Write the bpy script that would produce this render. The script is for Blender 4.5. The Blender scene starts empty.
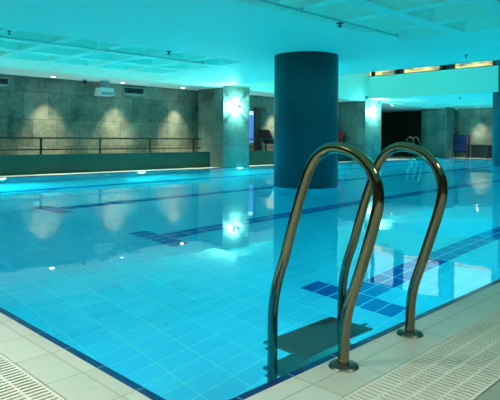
import bpy, bmesh, math, random
from mathutils import Vector, Matrix
random.seed(7)
S = bpy.context.scene
COL = S.collection
PI = math.pi

# ------------------------------------------------------------------ camera, world, exposure
YAW = math.radians(45.0)                      # the view lies halfway between the two pool edges
cam = bpy.data.objects.new('camera', bpy.data.cameras.new('camera'))
COL.objects.link(cam)
cam.location = (0, 0, 0.86)
cam.data.sensor_width = 36
cam.data.lens = 36 * 555 / 500
cam.data.shift_x = 0.0
cam.data.shift_y = -(200 - 139.3) / 500
cam.data.clip_end = 100
fwd = Vector((math.cos(YAW), math.sin(YAW), 0))
right = Vector((math.sin(YAW), -math.cos(YAW), 0))
up = Vector((0, 0, 1))
M = Matrix((right, up, -fwd)).transposed()
M = M @ Matrix.Rotation(math.radians(0.3), 3, 'Z')
cam.rotation_euler = M.to_euler()
S.camera = cam

w = bpy.data.worlds.new('world'); S.world = w
w.use_nodes = True
w.node_tree.nodes['Background'].inputs[0].default_value = (0.0, 0.01, 0.012, 1)
w.node_tree.nodes['Background'].inputs[1].default_value = 0.1

S.view_settings.view_transform = 'Standard'
S.view_settings.look = 'None'
S.view_settings.gamma = 1
S.view_settings.use_curve_mapping = False
S.view_settings.exposure = 0.24
try:
    S.cycles.max_bounces = 14
    S.cycles.diffuse_bounces = 7
    S.cycles.glossy_bounces = 6
    S.cycles.transmission_bounces = 10
    S.cycles.sample_clamp_indirect = 30
    S.cycles.blur_glossy = 0.5
    S.cycles.use_denoising = True
except Exception:
    pass

POOL_E = 190.0
POOL_LEFT_E = 24.0
POOL_FAR_E = 950.0        # emission of the underwater lamps
SCONCE_E = 30.0
SCONCE_W = 210.0
DOWN_W = 400.0
DECK_W = 40.0

# ------------------------------------------------------------------ measures
PX0, PX1 = 1.10, 25.8       # pool along X
PY0, PY1 = 1.34, 12.35      # pool along Y
DEPTH = 1.4
WZ = -0.006                 # water level
CZ = 2.43                   # main ceiling
BACK = 13.75

# ------------------------------------------------------------------ mesh helpers
def obj(name, bm, m=None, parent=None, smooth=False, bevel=0):
    me = bpy.data.meshes.new(name)
    bm.normal_update()
    bm.to_mesh(me); bm.free()
    if smooth:
        for p in me.polygons: p.use_smooth = True
    o = bpy.data.objects.new(name, me)
    COL.objects.link(o)
    if m is not None:
        for mm in (m if isinstance(m, (list, tuple)) else [m]): me.materials.append(mm)
    if parent is not None: o.parent = parent
    if bevel:
        b = o.modifiers.new('bevel', 'BEVEL'); b.width = bevel; b.segments = 2; b.limit_method = 'ANGLE'
    return o

def box(bm, x0, x1, y0, y1, z0, z1, mi=0):
    vs = [bm.verts.new(p) for p in ((x0,y0,z0),(x1,y0,z0),(x1,y1,z0),(x0,y1,z0),(x0,y0,z1),(x1,y0,z1),(x1,y1,z1),(x0,y1,z1))]
    for f in ((3,2,1,0),(4,5,6,7),(0,1,5,4),(1,2,6,5),(2,3,7,6),(3,0,4,7)):
        fc = bm.faces.new([vs[i] for i in f]); fc.material_index = mi
    return vs

def obox(bm, c, sx, sy, sz, rot):
    """box of given size centred at c, turned by a 3x3 matrix"""
    vs = box(bm, -sx/2, sx/2, -sy/2, sy/2, -sz/2, sz/2)
    for v in vs: v.co = rot @ v.co + Vector(c)
    return vs

def quad(bm, pts, mi=0):
    f = bm.faces.new([bm.verts.new(p) for p in pts]); f.material_index = mi
    return f

def lathe(bm, prof, c=(0,0,0), n=32, axis='Z', cap=True):
    """turn a list of (radius, height) round an axis"""
    rings = []
    for r, h in prof:
        ring = []
        for i in range(n):
            a = 2*PI*i/n
            p = {'Z': (r*math.cos(a), r*math.sin(a), h), 'X': (h, r*math.cos(a), r*math.sin(a)), 'Y': (r*math.sin(a), h, r*math.cos(a))}[axis]
            ring.append(bm.verts.new((c[0]+p[0], c[1]+p[1], c[2]+p[2])))
        rings.append(ring)
    for a, b in zip(rings, rings[1:]):
        for i in range(n):
            bm.faces.new((a[i], a[(i+1)%n], b[(i+1)%n], b[i]))
    if cap:
        bm.faces.new(list(reversed(rings[0]))); bm.faces.new(rings[-1])
    return rings

def spline(pts, sub=6):
    pts = [Vector(p) for p in pts]
    out = []
    P = [pts[0]*2-pts[1]] + pts + [pts[-1]*2-pts[-2]]
    for i in range(1, len(P)-2):
        p0, p1, p2, p3 = P[i-1:i+3]
        for k in range(sub):
            t = k/sub
            out.append(0.5*((2*p1)+(p2-p0)*t+(2*p0-5*p1+4*p2-p3)*t*t+(3*p1-p0-3*p2+p3)*t**3))
    out.append(pts[-1])
    return out

def tube(bm, pts, r, n=14, cap=True):
    pts = [Vector(p) for p in pts]
    rings = []; nrm = None
    for i, p in enumerate(pts):
        t = (pts[min(i+1,len(pts)-1)] - pts[max(i-1,0)]).normalized()
        if nrm is None:
            a = Vector((1,0,0)) if abs(t.x) < .9 else Vector((0,0,1))
            nrm = t.cross(a).normalized()
        nrm = (nrm - t*nrm.dot(t)).normalized()
        b = t.cross(nrm)
        rings.append([bm.verts.new(p + (nrm*math.cos(2*PI*k/n) + b*math.sin(2*PI*k/n))*r) for k in range(n)])
    for a, b in zip(rings, rings[1:]):
        for i in range(n): bm.faces.new((a[i], a[(i+1)%n], b[(i+1)%n], b[i]))
    if cap:
        bm.faces.new(list(reversed(rings[0]))); bm.faces.new(rings[-1])

def tag(o, label, cat, group=None):
    o['label'] = label; o['category'] = cat
    if group: o['group'] = group
    return o

def thing(name, label, cat, loc=(0,0,0), rz=0, group=None):
    o = bpy.data.objects.new(name, None); COL.objects.link(o)
    o.location = loc; o.rotation_euler = (0,0,rz); o.empty_display_size = .1
    return tag(o, label, cat, group)

def struct(name, bm, m, **k):
    o = obj(name, bm, m, **k)
    if o.parent is None: o['kind'] = 'structure'
    return o

def dup(root, loc, label, rz=None, group=None):
    r = root.copy(); COL.objects.link(r); r.location = loc
    if rz is not None: r.rotation_euler = (0,0,rz)
    r['label'] = label
    if group: r['group'] = group
    for ch in list(root.children):
        c = ch.copy(); COL.objects.link(c); c.parent = r
        for g in list(ch.children):
            d = g.copy(); COL.objects.link(d); d.parent = c
    return r

# ------------------------------------------------------------------ material helpers
class NT:
    def __init__(s, name):
        s.m = bpy.data.materials.new(name); s.m.use_nodes = True
        s.t = s.m.node_tree; s.n = s.t.nodes; s.l = s.t.links
        s.b = s.n['Principled BSDF']; s.out = s.n['Material Output']
    def node(s, t, **k):
        n = s.n.new(t)
        for a, v in k.items(): setattr(n, a, v)
        return n
    def link(s, a, b): s.l.new(a, b)
    def setin(s, inp, v):
        if hasattr(v, 'is_output') or isinstance(v, bpy.types.NodeSocket): s.l.new(v, inp)
        else: inp.default_value = v
    def math(s, op, a, b=0.0, c=0.0, clamp=False):
        n = s.node('ShaderNodeMath', operation=op); n.use_clamp = clamp
        s.setin(n.inputs[0], a); s.setin(n.inputs[1], b); s.setin(n.inputs[2], c)
        return n.outputs[0]
    def mix(s, f, a, b):
        n = s.node('ShaderNodeMix', data_type='RGBA')
        s.setin(n.inputs['Factor'], f)
        s.setin(n.inputs[6], a); s.setin(n.inputs[7], b)
        return n.outputs[2]
    def pos(s):
        g = s.node('ShaderNodeNewGeometry'); x = s.node('ShaderNodeSeparateXYZ'); s.link(g.outputs['Position'], x.inputs[0])
        nx = s.node('ShaderNodeSeparateXYZ'); s.link(g.outputs['Normal'], nx.inputs[0])
        return g, x, nx
    def noise(s, scale, detail=3, rough=.5, vec=None, dim='3D'):
        n = s.node('ShaderNodeTexNoise'); n.noise_dimensions = dim
        n.inputs['Scale'].default_value = scale; n.inputs['Detail'].default_value = detail; n.inputs['Roughness'].default_value = rough
        if vec is None: vec = s.node('ShaderNodeNewGeometry').outputs['Position']
        s.link(vec, n.inputs['Vector'])
        return n.outputs['Fac']
    def ramp(s, f, stops):
        n = s.node('ShaderNodeValToRGB'); e = n.color_ramp.elements
        e[0].position, e[0].color = stops[0][0], stops[0][1]
        e[1].position, e[1].color = stops[1][0], stops[1][1]
        for p, c in stops[2:]:
            q = e.new(p); q.color = c
        s.setin(n.inputs[0], f)
        return n.outputs[0]
    def bump(s, h, strength=.3, dist=.01):
        n = s.node('ShaderNodeBump'); n.inputs['Strength'].default_value = strength; n.inputs['Distance'].default_value = dist
        s.link(h, n.inputs['Height']); s.link(n.outputs[0], s.b.inputs['Normal'])
    def line(s, coord, period, offset, width):
        """1 on joints of the given width that repeat along a coordinate"""
        a = s.math('SUBTRACT', coord, offset - period*1000)
        fr = s.math('FRACT', s.math('DIVIDE', a, period))
        d = s.math('MINIMUM', fr, s.math('SUBTRACT', 1.0, fr))
        return s.math('LESS_THAN', d, width/2/period)
    def cell(s, coord, period, offset):
        return s.math('FLOOR', s.math('DIVIDE', s.math('SUBTRACT', coord, offset), period))
    def band(s, coord, a, b):
        return s.math('MULTIPLY', s.math('GREATER_THAN', coord, a), s.math('LESS_THAN', coord, b))
    def rnd(s, a, b, seed=0.0):
        c = s.node('ShaderNodeCombineXYZ'); s.setin(c.inputs[0], a); s.setin(c.inputs[1], b); c.inputs[2].default_value = seed
        n = s.node('ShaderNodeTexWhiteNoise'); s.link(c.outputs[0], n.inputs['Vector'])
        return n.outputs['Value']

def flat(name, col, rough=.5, metal=0.0, spec=.5, nscale=0, namt=.15):
    t = NT(name); c = (*col, 1)
    if nscale:
        f = t.noise(nscale, 4)
        c2 = tuple(v*(1-namt) for v in col) + (1,)
        c3 = tuple(min(1, v*(1+namt)) for v in col) + (1,)
        t.link(t.mix(f, c2, c3), t.b.inputs['Base Color'])
    else: t.b.inputs['Base Color'].default_value = c
    t.b.inputs['Roughness'].default_value = rough; t.b.inputs['Metallic'].default_value = metal
    t.b.inputs['Specular IOR Level'].default_value = spec
    return t.m

def glow(name, col, strength):
    t = NT(name)
    t.b.inputs['Base Color'].default_value = (*col, 1)
    t.b.inputs['Emission Color'].default_value = (*col, 1)
    t.b.inputs['Emission Strength'].default_value = strength
    return t.m

# ---- pool tile
def pool_tile(name, floor=True):
    t = NT(name); g, p, n = t.pos()
    TX, TY = 0.262, 0.147
    if floor:
        u, v = p.outputs[0], p.outputs[1]
        ox, oy = 2.05, 2.44
        ju = t.line(u, TX, ox, .013); jv = t.line(v, TY, oy, .012)
        joint = t.math('MAXIMUM', ju, jv)
        tone = t.rnd(t.cell(u, TX, ox), t.cell(v, TY, oy))
        # racing lanes: a two-tile line with a T bar at the shallow end
        mask = None
        for k in (0, 18, 36, 54):
            y0 = oy + TY*k
            if y0 > PY1: break
            lane = t.math('MULTIPLY', t.band(v, y0, y0+2*TY), t.band(u, ox+6*TX, ox+86*TX))
            bar = t.math('MULTIPLY', t.band(v, y0-2*TY, y0+4*TY), t.band(u, ox+6*TX, ox+7*TX))
            q = t.math('MAXIMUM', lane, bar)
            mask = q if mask is None else t.math('MAXIMUM', mask, q)
        base = t.mix(tone, (.48,.73,.86,1), (.56,.80,.91,1))
        navy = t.mix(tone, (.002,.10,.38,1), (.01,.16,.50,1))
        c = t.mix(mask, base, navy)
        c = t.mix(joint, c, (.80,.93,.90,1))
    else:
        ax = t.math('ABSOLUTE', n.outputs[0])
        sel = t.math('GREATER_THAN', ax, .5)
        u = t.math('ADD', t.math('MULTIPLY', sel, p.outputs[1]), t.math('MULTIPLY', t.math('SUBTRACT', 1.0, sel), p.outputs[0]))
        v = p.outputs[2]
        joint = t.math('MAXIMUM', t.line(u, TX, 0, .01), t.line(v, TY, 0, .01))
        tone = t.rnd(t.cell(u, TX, 0), t.cell(v, TY, 0))
        base = t.mix(tone, (.48,.73,.86,1), (.56,.80,.91,1))
        c = t.mix(t.math('GREATER_THAN', v, -.13), base, (.01,.05,.30,1))
        c = t.mix(joint, c, (.80,.93,.90,1))
    t.link(c, t.b.inputs['Base Color'])
    t.b.inputs['Roughness'].default_value = .35
    return t.m

# ---- large stone cladding
def cladding(name, ca, cb, tw, th, ox, oz, stagger=0.0, joint=(.05,.06,.055,1)):
    t = NT(name); g, p, n = t.pos()
    sel = t.math('GREATER_THAN', t.math('ABSOLUTE', n.outputs[0]), .5)
    u = t.math('ADD', t.math('MULTIPLY', sel, p.outputs[1]), t.math('MULTIPLY', t.math('SUBTRACT', 1.0, sel), p.outputs[0]))
    v = p.outputs[2]
    row = t.cell(v, th, oz)
    u2 = t.math('ADD', u, t.math('MULTIPLY', t.math('FRACT', t.math('MULTIPLY', row, stagger)), tw))
    ju = t.line(u2, tw, ox, .014); jv = t.line(v, th, oz, .014)
    jn = t.math('MAXIMUM', ju, jv)
    tone = t.rnd(t.cell(u2, tw, ox), row)
    cl = t.noise(1.3, 6, .6); fine = t.noise(9, 5, .65)
    f = t.math('ADD', t.math('MULTIPLY', tone, .35), t.math('ADD', t.math('MULTIPLY', cl, 1.5), t.math('MULTIPLY', fine, .7)))
    f = t.math('SUBTRACT', f, .86, clamp=True)
    c = t.mix(f, ca, cb)
    c = t.mix(t.math('MULTIPLY', jn, .7), c, joint)
    t.link(c, t.b.inputs['Base Color'])
    t.b.inputs['Roughness'].default_value = .55
    t.bump(t.math('SUBTRACT', fine, t.math('MULTIPLY', jn, .8)), .25, .01)
    return t.m

def mosaic(name):
    t = NT(name)
    tc = t.node('ShaderNodeTexCoord'); x = t.node('ShaderNodeSeparateXYZ'); t.link(tc.outputs['Object'], x.inputs[0])
    ang = t.math('ARCTAN2', x.outputs[1], x.outputs[0])
    u = t.math('MULTIPLY', ang, .6); v = x.outputs[2]
    s = .026
    jn = t.math('MAXIMUM', t.line(u, s, 0, .003), t.line(v, s, 0, .003))
    tone = t.rnd(t.cell(u, s, 0), t.cell(v, s, 0))
    big = t.rnd(t.cell(u, s*12, 0), t.cell(v, s*12, 0), 3.0)
    f = t.math('ADD', t.math('MULTIPLY', tone, .75), t.math('MULTIPLY', big, .25))
    c = t.ramp(f, [(0, (.004,.07,.095,1)), (1, (.009,.11,.14,1)), (.5, (.006,.088,.118,1))])
    c = t.mix(jn, c, (.01,.05,.07,1))
    t.link(c, t.b.inputs['Base Color'])
    t.b.inputs['Roughness'].default_value = .38
    t.b.inputs['Specular IOR Level'].default_value = .35
    t.bump(t.math('SUBTRACT', 1.0, jn), .15, .002)
    return t.m

def deck_mat():
    t = NT('cream_deck_tile'); g, p, n = t.pos(); X, Y = p.outputs[0], p.outputs[1]
    # near the pool: narrow strip, then one row of tiles; beyond the drains square tiles
    left = t.math('MULTIPLY', t.math('LESS_THAN', X, 1.06), t.math('GREATER_THAN', Y, 1.2))
    jl = t.math('MAXIMUM', t.band(X, 1.006, 1.014), t.line(Y, .26, 1.87, .008))
    jr = t.math('MAXIMUM', t.band(Y, 1.214, 1.223), t.line(X, .26, 1.80, .008))
    near = t.mix(left, jr, jl)
    outer = t.math('MAXIMUM', t.math('LESS_THAN', X, .56), t.math('LESS_THAN', Y, .78))
    jo = t.math('MAXIMUM', t.line(X, .33, 0, .008), t.line(Y, .33, .1, .008))
    jn = t.mix(outer, near, jo)
    bw = t.node('ShaderNodeRGBToBW'); t.link(jn, bw.inputs[0]); jn = bw.outputs[0]
    tone = t.rnd(t.cell(X, .26, 1.80), t.cell(Y, .26, 1.87))
    f = t.math('ADD', t.math('MULTIPLY', t.noise(2.5, 5, .6), .7), t.math('MULTIPLY', tone, .3))
    c = t.mix(f, (.50,.55,.46,1), (.74,.76,.68,1))
    c = t.mix(t.math('MULTIPLY', outer, .7), c, (.20,.26,.21,1))
    st = t.ramp(t.noise(7, 6, .7), [(.52, (0,0,0,1)), (.72, (1,1,1,1))])
    bs = t.node('ShaderNodeRGBToBW'); t.link(st, bs.inputs[0])
    c = t.mix(t.math('MULTIPLY', bs.outputs[0], .22), c, (.36,.36,.22,1))
    c = t.mix(t.math('MULTIPLY', jn, .6), c, (.36,.36,.22,1))
    t.link(c, t.b.inputs['Base Color'])
    r = t.noise(3.0, 3, .5)
    t.link(t.math('ADD', .14, t.math('MULTIPLY', r, .45)), t.b.inputs['Roughness'])
    t.bump(t.math('SUBTRACT', t.noise(30, 3, .5), jn), .12, .004)
    return t.m

def water_mat():
    t = NT('pool_water')
    t.n.remove(t.b)
    gl = t.node('ShaderNodeBsdfGlass')
    gl.inputs['IOR'].default_value = 1.333; gl.inputs['Roughness'].default_value = 0.0
    gl.inputs['Color'].default_value = (1, 1, 1, 1)
    g = t.node('ShaderNodeNewGeometry')
    mp = t.node('ShaderNodeMapping'); t.link(g.outputs['Position'], mp.inputs[0])
    h = t.math('ADD', t.noise(1.1, 2, .4, mp.outputs[0]), t.math('MULTIPLY', t.noise(5.0, 2, .5, mp.outputs[0]), .10))
    b = t.node('ShaderNodeBump'); b.inputs['Strength'].default_value = .35; b.inputs['Distance'].default_value = .012
    t.link(h, b.inputs['Height']); t.link(b.outputs[0], gl.inputs['Normal'])
    t.link(gl.outputs[0], t.out.inputs['Surface'])
    va = t.node('ShaderNodeVolumeAbsorption')
    va.inputs['Color'].default_value = (0, .95, .99, 1); va.inputs['Density'].default_value = .45
    t.link(va.outputs[0], t.out.inputs['Volume'])
    return t.m

def steel(name, col=(.27,.26,.185), r0=.04, grime=.35):
    t = NT(name)
    n = t.noise(14, 5, .65); m = t.noise(3.0, 3, .5)
    c = t.mix(t.math('MULTIPLY', n, grime), (*col, 1), tuple(v*.35 for v in col)+(1,))
    t.link(c, t.b.inputs['Base Color'])
    t.b.inputs['Metallic'].default_value = 1
    t.link(t.math('ADD', r0, t.math('MULTIPLY', m, .10)), t.b.inputs['Roughness'])
    return t.m

def tread_mat():
    t = NT('ribbed_tread')
    g, p, n = t.pos()
    u = t.math('MULTIPLY', t.line(p.outputs[0], .012, 0, .0055), t.line(p.outputs[1], .012, 0, .0055))
    c = t.mix(u, (.030,.050,.045,1), (.16,.22,.18,1))
    t.link(c, t.b.inputs['Base Color']); t.b.inputs['Roughness'].default_value = .6
    return t.m

def window_pane():
    t = NT('lit_clerestory_pane'); g, p, n = t.pos()
    sc = t.node('ShaderNodeMapping'); sc.inputs['Scale'].default_value = (1, 1.2, 6); t.link(g.outputs['Position'], sc.inputs[0])
    f = t.noise(1.2, 3, .6, sc.outputs[0])
    low = t.ramp(f, [(.38, (.05,.10,.05,1)), (.75, (1.0,.86,.40,1)), (.48, (.62,.52,.16,1))])
    c = t.mix(t.math('SUBTRACT', t.math('MULTIPLY', p.outputs[2], 5.0), 17.6, clamp=True), low, (.40,.88,.92,1))
    t.link(c, t.b.inputs['Emission Color']); t.b.inputs['Emission Strength'].default_value = 1.1
    t.b.inputs['Base Color'].default_value = (.1,.1,.08,1); t.b.inputs['Roughness'].default_value = .1
    return t.m

m_floor_tile = pool_tile('pool_floor_tile'); m_wall_tile = pool_tile('pool_wall_tile', False)
m_clad = cladding('stone_wall_tile', (.025,.06,.048,1), (.36,.38,.28,1), .63, .68, 6.02-.63*5, .66, .37)
m_clad_col = cladding('stone_column_tile', (.035,.08,.07,1), (.20,.28,.245,1), .62, .68, 11.2, .0, .5)
m_parapet = cladding('green_parapet_render', (.004,.07,.052,1), (.012,.11,.082,1), 1.6, 2, 0, -.5, 0, (.01,.05,.04,1))
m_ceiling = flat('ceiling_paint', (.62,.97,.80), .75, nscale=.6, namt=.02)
m_soffit = flat('soffit_paint', (.80,.80,.72), .7, nscale=.6, namt=.02)
m_deck = deck_mat()
m_navy = (lambda t: (t.link(t.mix(t.math('MAXIMUM', t.line(t.pos()[1].outputs[0], .26, 1.8, .008), t.line(t.pos()[1].outputs[1], .26, 1.87, .008)), (.004,.02,.14,1), (.10,.24,.42,1)), t.b.inputs['Base Color']), t.m)[1])(NT('navy_rim_tile'))
m_navy.node_tree.nodes['Principled BSDF'].inputs['Roughness'].default_value = .2
m_mosaic = mosaic('blue_mosaic')
m_water = water_mat()
m_steel = steel('handrail_steel')
m_steel_dark = steel('flange_steel', (.20,.22,.18), .3, .7)
m_rail = flat('railing_dark_steel', (.03,.055,.05), .35, .6)
m_grate = flat('white_plastic_grate', (.78,.80,.70), .4, nscale=6, namt=.12)
m_channel = flat('drain_channel', (.004,.005,.004), .8)
m_tread = tread_mat()
m_black = flat('black_metal', (.012,.014,.013), .4)
m_darkwall = flat('dark_panel', (.022,.035,.028), .45, nscale=3, namt=.3)
m_brown = flat('brown_wood', (.09,.035,.016), .5, nscale=12, namt=.3)
m_white = flat('white_plastic', (.75,.78,.74), .4)
m_grey = flat('grey_metal', (.35,.38,.36), .4, .3)
m_pipe = flat('painted_conduit', (.36,.62,.57), .5)
m_darkfloor = flat('terrace_floor', (.35,.34,.28), .5, nscale=5, namt=.1)
m_warmwall = flat('near_wall_render', (.13,.10,.06), .7, nscale=1.2, namt=.2)
m_lamp_uw = glow('underwater_lamp_lens', (.03, .90, 1.0), POOL_E)
m_lamp_left = glow('left_underwater_lamp_lens', (.03, .90, 1.0), POOL_LEFT_E)
m_lamp_far = glow('strong_underwater_lamp_lens', (.03, .90, 1.0), POOL_FAR_E)
m_downglow = glow('downlight_lens', (1.0, .93, .72), 30)
m_sconceglow = glow('sconce_core', (.35, 1.0, .93), SCONCE_E)
m_pane = window_pane()

# ------------------------------------------------------------------ setting: pool basin and water
bm = bmesh.new()
Z0 = -DEPTH
T = .25
quad(bm, [(PX0,PY0,Z0),(PX1,PY0,Z0),(PX1,PY1,Z0),(PX0,PY1,Z0)], 0)
# walls as slabs, tiled on the inside, with the navy course at the top
box(bm, PX0-T, PX0, PY0-T, PY1+T, Z0-T, -.012, 1)
box(bm, PX1, PX1+T, PY0-T, PY1+T, Z0-T, -.012, 1)
box(bm, PX0, PX1, PY0-T, PY0, Z0-T, -.012, 1)
box(bm, PX0, PX1, PY1, PY1+T, Z0-T, -.012, 1)
box(bm, PX0, PX1, PY0, PY1, Z0-T, Z0-.001, 1)
struct('pool_basin', bm, [m_floor_tile, m_wall_tile])

bm = bmesh.new()
e = .004
box(bm, PX0-e, PX1+e, PY0-e, PY1+e, Z0-.02, WZ)
o = obj('pool_water', bm, m_water); o['kind'] = 'stuff'
tag(o, 'clear turquoise water filling the tiled swimming pool', 'water')

# navy rim (drawn as one ring of tiles round the water)
bm = bmesh.new()
R = .032
box(bm, PX0-R, PX0, PY0-R, PY1+R, -.012, .001)
box(bm, PX1, PX1+R, PY0-R, PY1+R, -.012, .001)
box(bm, PX0, PX1, PY0-R, PY0, -.012, .001)
box(bm, PX0, PX1, PY1, PY1+R, -.012, .001)
struct('trim_1', bm, m_navy)

# deck
bm = bmesh.new()
GX0, GX1 = .55, .87      # drain on the left side
GY0, GY1 = .77, 1.09     # drain on the right side
a, b = PX0-R, PY0-R
D0, D1 = -.012, 0.0
box(bm, GX1, a, GY1, BACK-.8, D0-.1, D1)                      # row beside the left edge
box(bm, a, 27.2, GY1, b, D0-.1, D1)                           # row beside the right edge
box(bm, -2.5, GX0, -2.5, BACK-.8, D0-.1, D1)
box(bm, GX0, 27.2, -2.5, GY0, D0-.1, D1)
box(bm, GX0, GX1, GY0, 12.2, D0-.1, -.09, 1); box(bm, GX1, 27.2, GY0, GY1, D0-.1, -.09, 1)   # channels
box(bm, GX0, GX1, 12.2, BACK-.8, D0-.1, D1)
box(bm, a, 19.9, PY1+R, BACK-.8, D0-.1, D1)                   # far long side
box(bm, 19.9, 27.2, PY1+R, 17.2, D0-.1, D1)
box(bm, PX1+R, 27.2, b, PY1+R, D0-.1, D1)                     # far end
struct('floor', bm, [m_deck, m_channel])

# ------------------------------------------------------------------ setting: walls
bm = bmesh.new(); box(bm, -2.5, 19.9, BACK, BACK+.2, -.1, 3.2); struct('wall_left', bm, m_clad)
bm = bmesh.new(); box(bm, 27.2, 27.4, -2.5, 13.95, -.1, 3.2); struct('wall_far', bm, m_clad)
bm = bmesh.new(); box(bm, 27.2, 27.4, 13.95, 17.4, -.1, 3.2); struct('wall_corridor', bm, m_darkwall)
bm = bmesh.new(); box(bm, 19.9, 27.4, 17.2, 17.4, -.1, 3.2); box(bm, 19.9, 20.1, BACK, 17.2, -.1, 3.2); struct('wall_back', bm, m_darkwall)
bm = bmesh.new(); box(bm, -2.7, -2.5, -2.5, BACK+.2, -.1, 3.2); struct('wall_near', bm, m_warmwall)
bm = bmesh.new(); box(bm, -2.7, 27.4, -2.7, -2.5, -.1, 5.2); struct('wall_right', bm, m_warmwall)
# raised terrace with its green parapet
bm = bmesh.new()
box(bm, -2.5, 11.2, BACK-.8, BACK-.68, 0, .47); box(bm, 12.35, 18.8, BACK-.8, BACK-.68, 0, .47)
struct('wall_parapet', bm, m_parapet)
bm = bmesh.new(); box(bm, -2.5, 19.9, BACK-.68, BACK, 0, .42); struct('floor_terrace', bm, m_darkfloor)

# ------------------------------------------------------------------ setting: ceiling
def ceiling_grid(bm, xs, ys, z, coffer, h=.20, inset=.09):
    """flat panels with rectangular coffers pressed upward"""
    for i in range(len(xs)-1):
        for j in range(len(ys)-1):
            x0, x1, y0, y1 = xs[i], xs[i+1], ys[j], ys[j+1]
            if not coffer(i, j):
                quad(bm, [(x0,y0,z),(x0,y1,z),(x1,y1,z),(x1,y0,z)]); continue
            a = [(x0,y0,z),(x0,y1,z),(x1,y1,z),(x1,y0,z)]
            t = [(x0+inset,y0+inset,z+h),(x0+inset,y1-inset,z+h),(x1-inset,y1-inset,z+h),(x1-inset,y0+inset,z+h)]
            quad(bm, t)
            for k in range(4): quad(bm, [a[k], a[(k+1)%4], t[(k+1)%4], t[k]])
bm = bmesh.new()
xs = [-2.5]; x = -1.42
while x < 8.2 - .3:
    xs += [x, x+.77]; x += .95
xs += [11.05]
ys = [-2.5]
for c in (-1.7, -.65, .4, 1.45, 2.5, 3.55): ys += [c-.41+.6, c+.41+.6]
for c in (8.47, 9.52, 10.57): ys += [c-.40, c+.40]
ys += [PY1]
ceiling_grid(bm, xs, ys, CZ, lambda i, j: i % 2 == 1 and j % 2 == 1 and i < len(xs)-2)
box(bm, 11.0, 11.05, -2.5, PY1, CZ+.0, 5.2)
quad(bm, [(11.0,-2.5,5.2),(11.0,PY1,5.2),(27.4,PY1,5.2),(27.4,-2.5,5.2)])
struct('ceiling', bm, m_ceiling)
bm = bmesh.new()
box(bm, -2.5, 27.4, PY1, PY1+.12, CZ-.02, 5.2)               # bulkhead over the far pool edge
struct('ceiling_bulkhead', bm, m_ceiling)
bm = bmesh.new()
box(bm, -2.5, 19.9, PY1+.12, BACK, CZ-.02, CZ+.05); box(bm, 19.9, 27.2, PY1+.12, 17.2, CZ-.02, CZ+.05)
struct('ceiling_soffit', bm, m_soffit)
bm = bmesh.new()
box(bm, 19.0, 19.25, -2.5, PY1, 2.50, 3.38)
box(bm, 19.25, 24.6, -2.5, PY1, 2.50, 2.58)
box(bm, 24.6, 27.2, -2.5, PY1, 2.46, 2.58)
struct('ceiling_beam', bm, flat('beam_paint', (.42,.78,.68), .75, nscale=.6, namt=.02))
# clerestory windows above the beam
def ypx(px, X):
    k = (px-250)/555.; return X*(1-k)/(1+k)
for k, (pa, pb) in enumerate(((357,372),(375,395),(404,440),(455,493))):
    ya, yb = ypx(pb, 19.12), ypx(pa, 19.12)
    bm = bmesh.new()
    box(bm, 19.05, 19.20, ya-.12, yb+.12, 3.38, 3.41); box(bm, 19.05, 19.20, ya-.12, yb+.12, 4.95, 5.2)
    box(bm, 19.05, 19.20, ya-.12, ya, 3.41, 4.95); box(bm, 19.05, 19.20, yb, yb+.12, 3.41, 4.95)
    f = struct('window_%d' % (k+1), bm, m_black)
    bm = bmesh.new(); box(bm, 19.12, 19.14, ya, yb, 3.41, 4.95)
    obj('pane', bm, m_pane, f)
bm = bmesh.new(); box(bm, 19.2, 19.25, -2.5, PY1, 3.38, 5.2); struct('wall_clerestory', bm, m_black)

# ------------------------------------------------------------------ columns
def round_column(x, y, top, label):
    bm = bmesh.new()
    lathe(bm, [(.6, -.03), (.6, top)], n=96)
    o = obj('round_column', bm, m_mosaic, smooth=False)
    for p in o.data.polygons: p.use_smooth = len(p.vertices) == 4
    o.location = (x, y, 0)
    bm = bmesh.new(); lathe(bm, [(.6, Z0), (.6, -.03)], n=96)
    b = obj('underwater_base', bm, m_wall_tile, o); b['label'] = 'pale tiled foot under the water'
    for p in b.data.polygons: p.use_smooth = len(p.vertices) == 4
    tag(o, label, 'column')
    return o
round_column(8.14, 6.65, CZ, 'thick round column of dark teal mosaic tiles standing in the pool behind the ladder')
round_column(19.55, 7.02, 5.2, 'far round mosaic column cut off by the right edge of the photo')

def square_column(x0, x1, y0, y1, top, label):
    bm = bmesh.new(); box(bm, x0, x1, y0, y1, -.1, top)
    return tag(obj('square_column', bm, m_clad_col), label, 'column')
square_column(11.2, 12.3, PY1-.01, 13.5, 2.47, 'square stone-clad column with a glowing sconce, left of the round column')
square_column(18.8, 19.98, PY1-.01, 13.6, 2.60, 'square stone-clad column with a bright sconce, right of the round column')
square_column(25.75, 26.8, PY1-.01, 13.6, 2.60, 'square stone-clad column without a lamp at the far end of the pool')

# ------------------------------------------------------------------ lamps
def spot(name, loc, power, col, size, blend, parent=None, radius=.03):
    l = bpy.data.lights.new(name, 'SPOT'); l.energy = power; l.color = col
    l.spot_size = math.radians(size); l.spot_blend = blend; l.shadow_soft_size = radius
    o = bpy.data.objects.new(name, l); COL.objects.link(o); o.location = loc
    if parent: o.parent = parent
    return o

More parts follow.
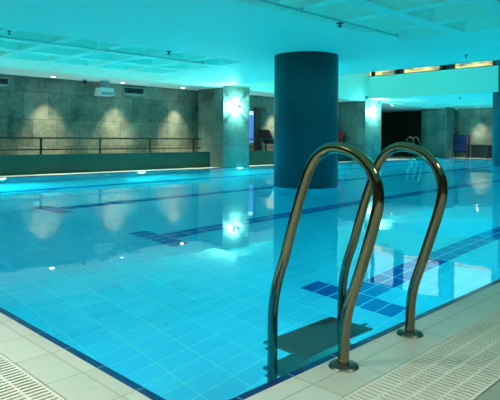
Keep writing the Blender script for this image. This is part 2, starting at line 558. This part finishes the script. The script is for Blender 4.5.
def downlight(x, y, z, label, group, power, col=(1.0,.88,.62), size=70):
    t = thing('ceiling_light', label, 'downlight', (x, y, z), 0, group)
    bm = bmesh.new(); lathe(bm, [(.055,-.012),(.07,-.012),(.075,0),(.055,0),(.055,-.012)], n=24, cap=False); obj('trim_ring', bm, m_white, t)
    bm = bmesh.new(); lathe(bm, [(.054,-.006),(.054,-.002)], n=24); obj('lens', bm, m_downglow, t)
    spot('lamp', (0,0,-.02), power, col, size, 1.0, t)
    return t
back = [4.3, 6.34, 8.35, 10.44, 12.9, 14.9, 16.9]
names = ['leftmost downlight in the terrace soffit, above the left wall vent',
 'downlight in the soffit left of the dome camera', 'downlight in the soffit between ceiling unit and right wall vent',
 'downlight in the soffit just left of the square column with sconce', 'downlight in the soffit behind the square sconce column',
 'downlight in the soffit hidden behind the round column', 'downlight in the soffit behind the round column, nearer the far sconce column']
for x, n in zip(back, names): downlight(x, 13.33, CZ-.022, n, 'downlights along the terrace soffit', DOWN_W)
downlight(2.3, 13.33, CZ-.022, 'downlight at the near end of the terrace soffit, beyond the left wall vent', 'downlights along the terrace soffit', DOWN_W)
downlight(21.9, 13.0, CZ-.022, 'downlight in the cream soffit before the dark corridor panel', 'far end downlights', DOWN_W*.5)
downlight(26.75, 11.2, 2.458, 'downlight above the black bench and blue stack at the far end', 'far end downlights', DOWN_W)

def sconce(x, y, z, label):
    """cube wall lamp open on four sides, mounted on a face that looks towards -Y"""
    t = thing('wall_sconce', label, 'wall lamp', (x, y, z), 0)
    bm = bmesh.new(); box(bm, -.055, .055, -.04, 0, -.055, .055); obj('back_plate', bm, m_grey, t)
    bm = bmesh.new(); box(bm, -.055, .055, -.165, -.155, -.055, .055); obj('cover_plate', bm, m_grey, t, bevel=.002)
    for k in range(4):
        a = PI/4 + k*PI/2
        bm = bmesh.new()
        rot = Matrix.Rotation(-a, 3, 'Y')
        obox(bm, (math.cos(a)*.061, -.0975, math.sin(a)*.061), .032, .115, .0055, rot)
        obj('fin', bm, m_black, t)
    bm = bmesh.new(); lathe(bm, [(.03,-.155),(.03,-.150)], n=20, axis='Y'); obj('lamp_lens', bm, m_sconceglow, t)
    l = bpy.data.lights.new('sconce_lamp', 'POINT'); l.energy = SCONCE_W; l.color = (.35,1.0,.93); l.shadow_soft_size = .005
    o = bpy.data.objects.new('sconce_lamp', l); COL.objects.link(o); o.location = (0,-.10,0); o.parent = t
    return t
sconce(11.72, PY1-.01, 1.85, 'cube wall lamp throwing an X of light on the column left of the round column')
sconce(19.4, PY1-.01, 1.98, 'far cube wall lamp glaring on the column right of the round column')

# underwater lamps in the pool walls
def uw_lamp(lens, label, loc, rz, group):
    t = thing('underwater_lamp', label, 'pool lamp', loc, rz, group)
    bm = bmesh.new(); lathe(bm, [(.13,0),(.13,.02),(.105,.03),(.105,.015)], n=28, axis='Y', cap=False); obj('bezel', bm, m_grey, t)
    bm = bmesh.new(); lathe(bm, [(.104,.004),(.104,.016),(.08,.022)], n=28, axis='Y'); obj('lens', bm, lens, t)
    return t
def lamp_row(lens, spots, rz, label, group):
    first = uw_lamp(lens, label, (*spots[0], -.34), rz, group)
    for x, y in spots[1:]: dup(first, (x, y, -.34), label, rz)
lamp_row(m_lamp_uw, [(2.2+2.45*i, PY0) for i in range(10)], 0, 'round underwater lamp in the near long pool wall', 'lamps in the near long pool wall')
lamp_row(m_lamp_left, [(PX0, 2.9+2.5*i) for i in range(4)], -PI/2, 'round underwater lamp in the pool wall below the left rim', 'lamps in the left pool wall')
lamp_row(m_lamp_far, [(4.7+3.6*i, PY1) for i in range(6)], PI, 'round underwater lamp in the far long pool wall below the parapet', 'lamps in the far long pool wall')
lamp_row(m_lamp_far, [(PX1, 3.5+3.2*i) for i in range(3)], PI/2, 'round underwater lamp in the end pool wall far behind the round column', 'lamps in the far end pool wall')

# unseen fill panels added to light the near deck (above and behind the camera)
def deck_fill(x, y, p):
    t = thing('deck_fill_panel', 'square fill panel added out of view to light the near deck', 'fill light', (x,y,CZ), 0, 'added near deck fill panels')
    bm = bmesh.new(); box(bm, -.32,.32,-.32,.32,-.03,0); obj('frame', bm, m_white, t)
    l = bpy.data.lights.new('deck_fill_lamp', 'AREA'); l.energy = p; l.color = (1.0,.95,.84); l.size = .5; l.spread = math.radians(115)
    o = bpy.data.objects.new('deck_fill_lamp', l); COL.objects.link(o); o.location = (0,0,-.035); o.parent = t
deck_fill(-.4, 2.4, DECK_W); deck_fill(-.4, -.6, DECK_W); deck_fill(2.3, -.6, DECK_W*.35)

# ------------------------------------------------------------------ near pool ladder
PROF = [(1.603,-.80),(1.603,-.4),(1.603,0.0),(1.602,.09),(1.595,.175),(1.572,.27),(1.535,.37),(1.508,.46),(1.475,.56),(1.44,.66),
        (1.405,.745),(1.36,.80),(1.30,.828),(1.235,.825),(1.17,.798),(1.12,.750),(1.093,.69),(1.089,.625),(1.108,.545),(1.135,.46),
        (1.165,.37),(1.195,.285),(1.218,.215),(1.230,.15),(1.235,.08),(1.236,0.001)]
def pool_ladder(name, label, loc, rz, treads=3):
    t = thing(name, label, 'pool ladder', loc, rz)
    path = spline([(0, y-1.236, z) for y, z in PROF], 4)
    for sx in (-.25, .25):
        bm = bmesh.new(); tube(bm, [Vector((sx,0,0))+p for p in path], .0215, 18)
        h = obj('handrail', bm, m_steel, t, smooth=True)
        bm = bmesh.new(); lathe(bm, [(.0215,.012),(.03,.012),(.054,.008),(.058,0.0)], (sx,0,0), 32, cap=False)
        lathe(bm, [(.0225,.012),(.0225,.02),(.0215,.022)], (sx,0,0), 32, cap=False)
        obj('flange', bm, m_steel_dark, h, smooth=True)
    for k in range(treads):
        z = -.045 - .275*k
        bm = bmesh.new(); box(bm, -.245, .245, .185, .43, z-.022, z)
        o = obj('tread', bm, m_tread, t, bevel=.004)
        for sx in (-1, 1):
            for y in (.25, .367):
                bm = bmesh.new(); lathe(bm, [(.011, .245*1), (.011,.285), (.006,.29)], (0, y, z-.011), 12, axis='X')
                if sx < 0:
                    for v in bm.verts: v.co.x = -v.co.x
                    bmesh.ops.reverse_faces(bm, faces=bm.faces)
                obj('bolt', bm, m_steel_dark, o)
    return t
pool_ladder('pool_ladder', 'large stainless steel pool ladder with two curved handrails in the foreground', (1.995, 1.236, 0), 0)
far_ladder = pool_ladder('pool_ladder', 'tiny distant pool ladder at the far corner of the pool', (22.75, PY1+.1, 0), PI)
far_ladder.scale = (1, 1, 1.2)

# ------------------------------------------------------------------ drain grates
def grate(name, label, length, loc, rz):
    """plastic drain cover, local x across the channel, y along it"""
    bm = bmesh.new(); W = .32; p = .0245
    n = int(length/p)
    for i in range(n):
        y = i*p; box(bm, .006, W-.006, y, y+.0125, -.03, .0)
    for k in range(5):
        x = .004 + k*(W-.008-.012)/4
        box(bm, x, x+.010, 0, n*p, -.032, -.0012)
    return tag(obj(name, bm, m_grate), label, 'drain grate')
g = grate('drain_grate', 'white slatted drain grate in the deck at the lower left', 11.3, None, 0); g.location = (GX0, GY1, .001)
g = grate('drain_grate', 'white slatted drain grate in the deck at the lower right', 24, None, 0); g.location = (GX0, GY1, .0); g.rotation_euler = (0,0,-PI/2)
g.location = (GX0+.0, GY1, .001)

# ------------------------------------------------------------------ terrace railings
def railing(x0, x1, posts, label):
    t = thing('railing', label, 'railing', ((x0+x1)/2, 13.1, .47)); L = (x1-x0)/2; cx = (x0+x1)/2
    bm = bmesh.new(); box(bm, -L, L, -.025, .025, .375, .415); obj('top_rail', bm, m_rail, t, bevel=.004)
    bm = bmesh.new(); box(bm, -L, L, -.015, .015, .10, .13); obj('lower_rail', bm, m_rail, t)
    for p in posts:
        bm = bmesh.new(); box(bm, p-cx-.022, p-cx+.022, -.015, .015, -.05, .375)
        box(bm, p-cx-.05, p-cx+.05, -.04, .04, -.05, -.035); obj('post', bm, m_rail, t)
railing(-2.3, 10.95, [-2.2, -.5, 1.1, 2.72, 4.33, 5.93, 7.53, 9.1, 10.68], 'long dark two-bar railing on the parapet along the left stone wall')
railing(12.35, 18.75, [12.5, 13.68, 15.3, 16.9, 18.5], 'dark two-bar railing between the two sconce columns, behind the round column')

# ------------------------------------------------------------------ wall and ceiling fittings
def vent(x0, x1, z0, z1, label):
    t = thing('wall_vent', label, 'vent', ((x0+x1)/2, BACK, (z0+z1)/2), 0, 'wall vents'); a = (x1-x0)/2; b = (z1-z0)/2
    bm = bmesh.new()
    box(bm, -a, a, -.03, 0, b-.03, b); box(bm, -a, a, -.03, 0, -b, -b+.07); box(bm, -a, -a+.03, -.03, 0, -b, b); box(bm, a-.03, a, -.03, 0, -b, b)
    obj('frame', bm, m_grey, t)
    bm = bmesh.new(); box(bm, -a+.03, a-.03, -.008, -.001, -b+.07, b-.03); obj('duct', bm, m_black, t)
    n = 5
    for i in range(1, n):
        x = -a + 2*a*i/n; bm = bmesh.new(); box(bm, x-.012, x+.012, -.022, -.008, -b+.07, b-.03); obj('divider', bm, m_rail, t)
vent(4.4, 5.42, 2.10, 2.33, 'black wall vent at the left edge of the photo')
vent(8.62, 9.33, 2.10, 2.35, 'black wall vent between the boxy unit and the sconce column')

t = thing('wall_heater', 'pale boxy wall unit hanging under the soffit near the wall vent', 'wall unit', (7.8, 13.35, 2.12))
bm = bmesh.new(); vs = box(bm, -.22, .22, -.17, .17, -.11, .10)
for v in vs:
    if v.co.z > 0: v.co.x *= .9; v.co.y *= .8
obj('housing', bm, m_white, t, bevel=.015)
bm = bmesh.new(); box(bm, -.19, .19, -.178, -.168, -.09, -.02); obj('front_panel', bm, m_grey, t)
bm = bmesh.new(); box(bm, -.12, .12, -.05, .05, .10, CZ-.02-2.12); obj('bracket', bm, m_grey, t)

t = thing('dome_camera', 'small dark dome camera under the soffit beside the boxy unit', 'camera', (7.12, 13.15, CZ-.02))
bm = bmesh.new(); lathe(bm, [(.05,0),(.05,-.05),(.03,-.06)], n=20); obj('mount', bm, m_white, t)
bm = bmesh.new(); lathe(bm, [(.055,-.055),(.06,-.08),(.05,-.115),(.028,-.14),(.004,-.148)], n=20); obj('dome', bm, m_black, t, smooth=True)

def conduit(y, x0, x1, label):
    t = thing('ceiling_pipe', label, 'pipe', ((x0+x1)/2, y, CZ)); L = (x1-x0)/2
    bm = bmesh.new(); tube(bm, [(-L,0,-.035),(L,0,-.035)], .014, 10); obj('pipe', bm, m_pipe, t, smooth=True)
    n = int((x1-x0)/1.9)
    for i in range(n+1):
        x = -L + .05 + (2*L-.1)*i/n
        bm = bmesh.new(); lathe(bm, [(.018,-.052),(.018,-.014)], (x,0,0), 12); box(bm, x-.015, x+.015, -.015, .015, -.02, 0); obj('clamp', bm, m_pipe, t)
conduit(8.62, -1.5, 7.3, 'thin pipe along the ceiling at the left, left of the round column')
conduit(4.25, -1.5, 7.35, 'thin pipe along the ceiling at the upper right')

def sprinkler(x, y, z, label, r=.03):
    t = thing('sprinkler_head', label, 'sprinkler', (x, y, z), 0, 'sprinkler heads')
    bm = bmesh.new(); lathe(bm, [(r*1.5,0),(r*1.5,-.008),(r*.5,-.014),(r*.4,-.05)], n=16); obj('body', bm, m_black, t)
    bm = bmesh.new(); lathe(bm, [(r,-.05),(r,-.056)], n=16); obj('deflector', bm, m_black, t)
sprinkler(3.25, 8.25, CZ, 'small sprinkler head hanging from the ceiling at the far left', .018)
sprinkler(6.0, 8.07, CZ, 'black sprinkler head beside the left ceiling pipe', .035)
sprinkler(6.12, 4.42, CZ, 'black sprinkler head beside the upper right ceiling pipe', .032)
sprinkler(10.0, 4.40, CZ, 'tiny sprinkler head on the plain ceiling band above the lit window strip', .02)
sprinkler(20.6, 9.3, 2.50, 'tiny sprinkler head under the soffit beyond the hanging beam', .03)

# ------------------------------------------------------------------ terrace and far-end furniture
t = thing('light_panel', 'narrow upright violet-blue lit panel beside the left sconce column', 'lit panel', (13.77, BACK-.03, .73))
bm = bmesh.new(); box(bm, -.12, .12, 0, .03, 0, 1.12); obj('frame', bm, m_white, t)
bm = bmesh.new(); box(bm, -.10, .10, -.006, 0, .02, .98); obj('blue_screen', bm, glow('violet_screen', (.12,.20,.65), .55), t)
bm = bmesh.new(); box(bm, -.10, .10, -.006, 0, .99, 1.10); obj('white_header', bm, glow('white_header', (.8,.85,1), .8), t)
bm = bmesh.new(); box(bm, 13.95, 14.22, BACK-.08, BACK, .42, 1.98); box(bm, 13.95, 14.22, BACK-.1, BACK-.08, .42, .6)
tag(obj('wooden_panel', bm, m_brown), 'upright brown wooden panel on the wall right of the violet lit panel', 'wall panel')

def lounger(x, y, z, rz, fab, label):
    t = thing('deck_chair', label, 'deck chair', (x, y, z), rz)
    def seg(a, b, w, th, name, m):
        a = Vector(a); b = Vector(b); d = (b-a); bm = bmesh.new()
        obox(bm, (a+b)/2, w, th, d.length, d.to_track_quat('Z', 'X').to_matrix()); return obj(name, bm, m, t)
    bm = bmesh.new(); box(bm, -.25, .25, 0, .9, .30, .34); obj('seat', bm, fab, t)
    bm = bmesh.new(); obox(bm, (0,-.17,.53), .5, .05, .55, Matrix.Rotation(math.radians(32), 3, 'X')); obj('backrest', bm, fab, t)
    for sx in (-.23, .23):
        for yy in (.04, .84):
            bm = bmesh.new(); box(bm, sx-.02, sx+.02, yy-.02, yy+.02, 0, .30); obj('leg', bm, m_black, t)
lounger(14.4, 13.4, .42, -PI/2+.0, m_black, 'black deck chair with raised back behind the railing, left of the round column')
lounger(18.35, 13.47, .42, PI/2, flat('red_fabric', (.45,.02,.03), .8), 'small deck chair with red back on the terrace at the right of the round column')

# blue stack on a trolley
t = thing('kickboard_trolley', 'dark trolley holding a stack of blue boards at the far end wall', 'trolley', (26.85, 12.08, 0))
bm = bmesh.new()
for sx in (-.2, .2):
    for sy in (-.36, .36): box(bm, sx-.02, sx+.02, sy-.02, sy+.02, .08, 1.12)
box(bm, -.22, .22, -.38, .38, .28, .32)
obj('frame', bm, m_black, t)
mb = flat('blue_foam', (.008,.018,.12), .6)
for k in range(7):
    bm = bmesh.new(); box(bm, -.26+.02*(k%2), .2, -.34, .34, .33+.12*k, .43+.12*k); obj('board', bm, mb, t, bevel=.02)
for sx in (-.2, .2):
    for sy in (-.36, .36):
        bm = bmesh.new(); lathe(bm, [(.04,-.015),(.04,.015)], (sx, sy, .04), 16, axis='X'); obj('wheel', bm, m_black, t)

t = thing('bench', 'long black open-fronted bench against the far end wall', 'bench', (26.75, 10.65, 0))
bm = bmesh.new(); box(bm, -.28, .28, -.95, .95, .60, .66); obj('top', bm, m_black, t, bevel=.006)
for sy in (-.90, 0, .90):
    for sx in (-.24, .24):
        bm = bmesh.new(); box(bm, sx-.03, sx+.03, sy-.03, sy+.03, 0, .60); obj('leg', bm, m_black, t)
bm = bmesh.new(); box(bm, .0, .04, -.86, .86, .03, .60); obj('back_panel', bm, m_black, t)

bm = bmesh.new(); box(bm, 27.12, 27.2, 13.93, 14.35, 0, 2.41); struct('trim_2', bm, m_brown)
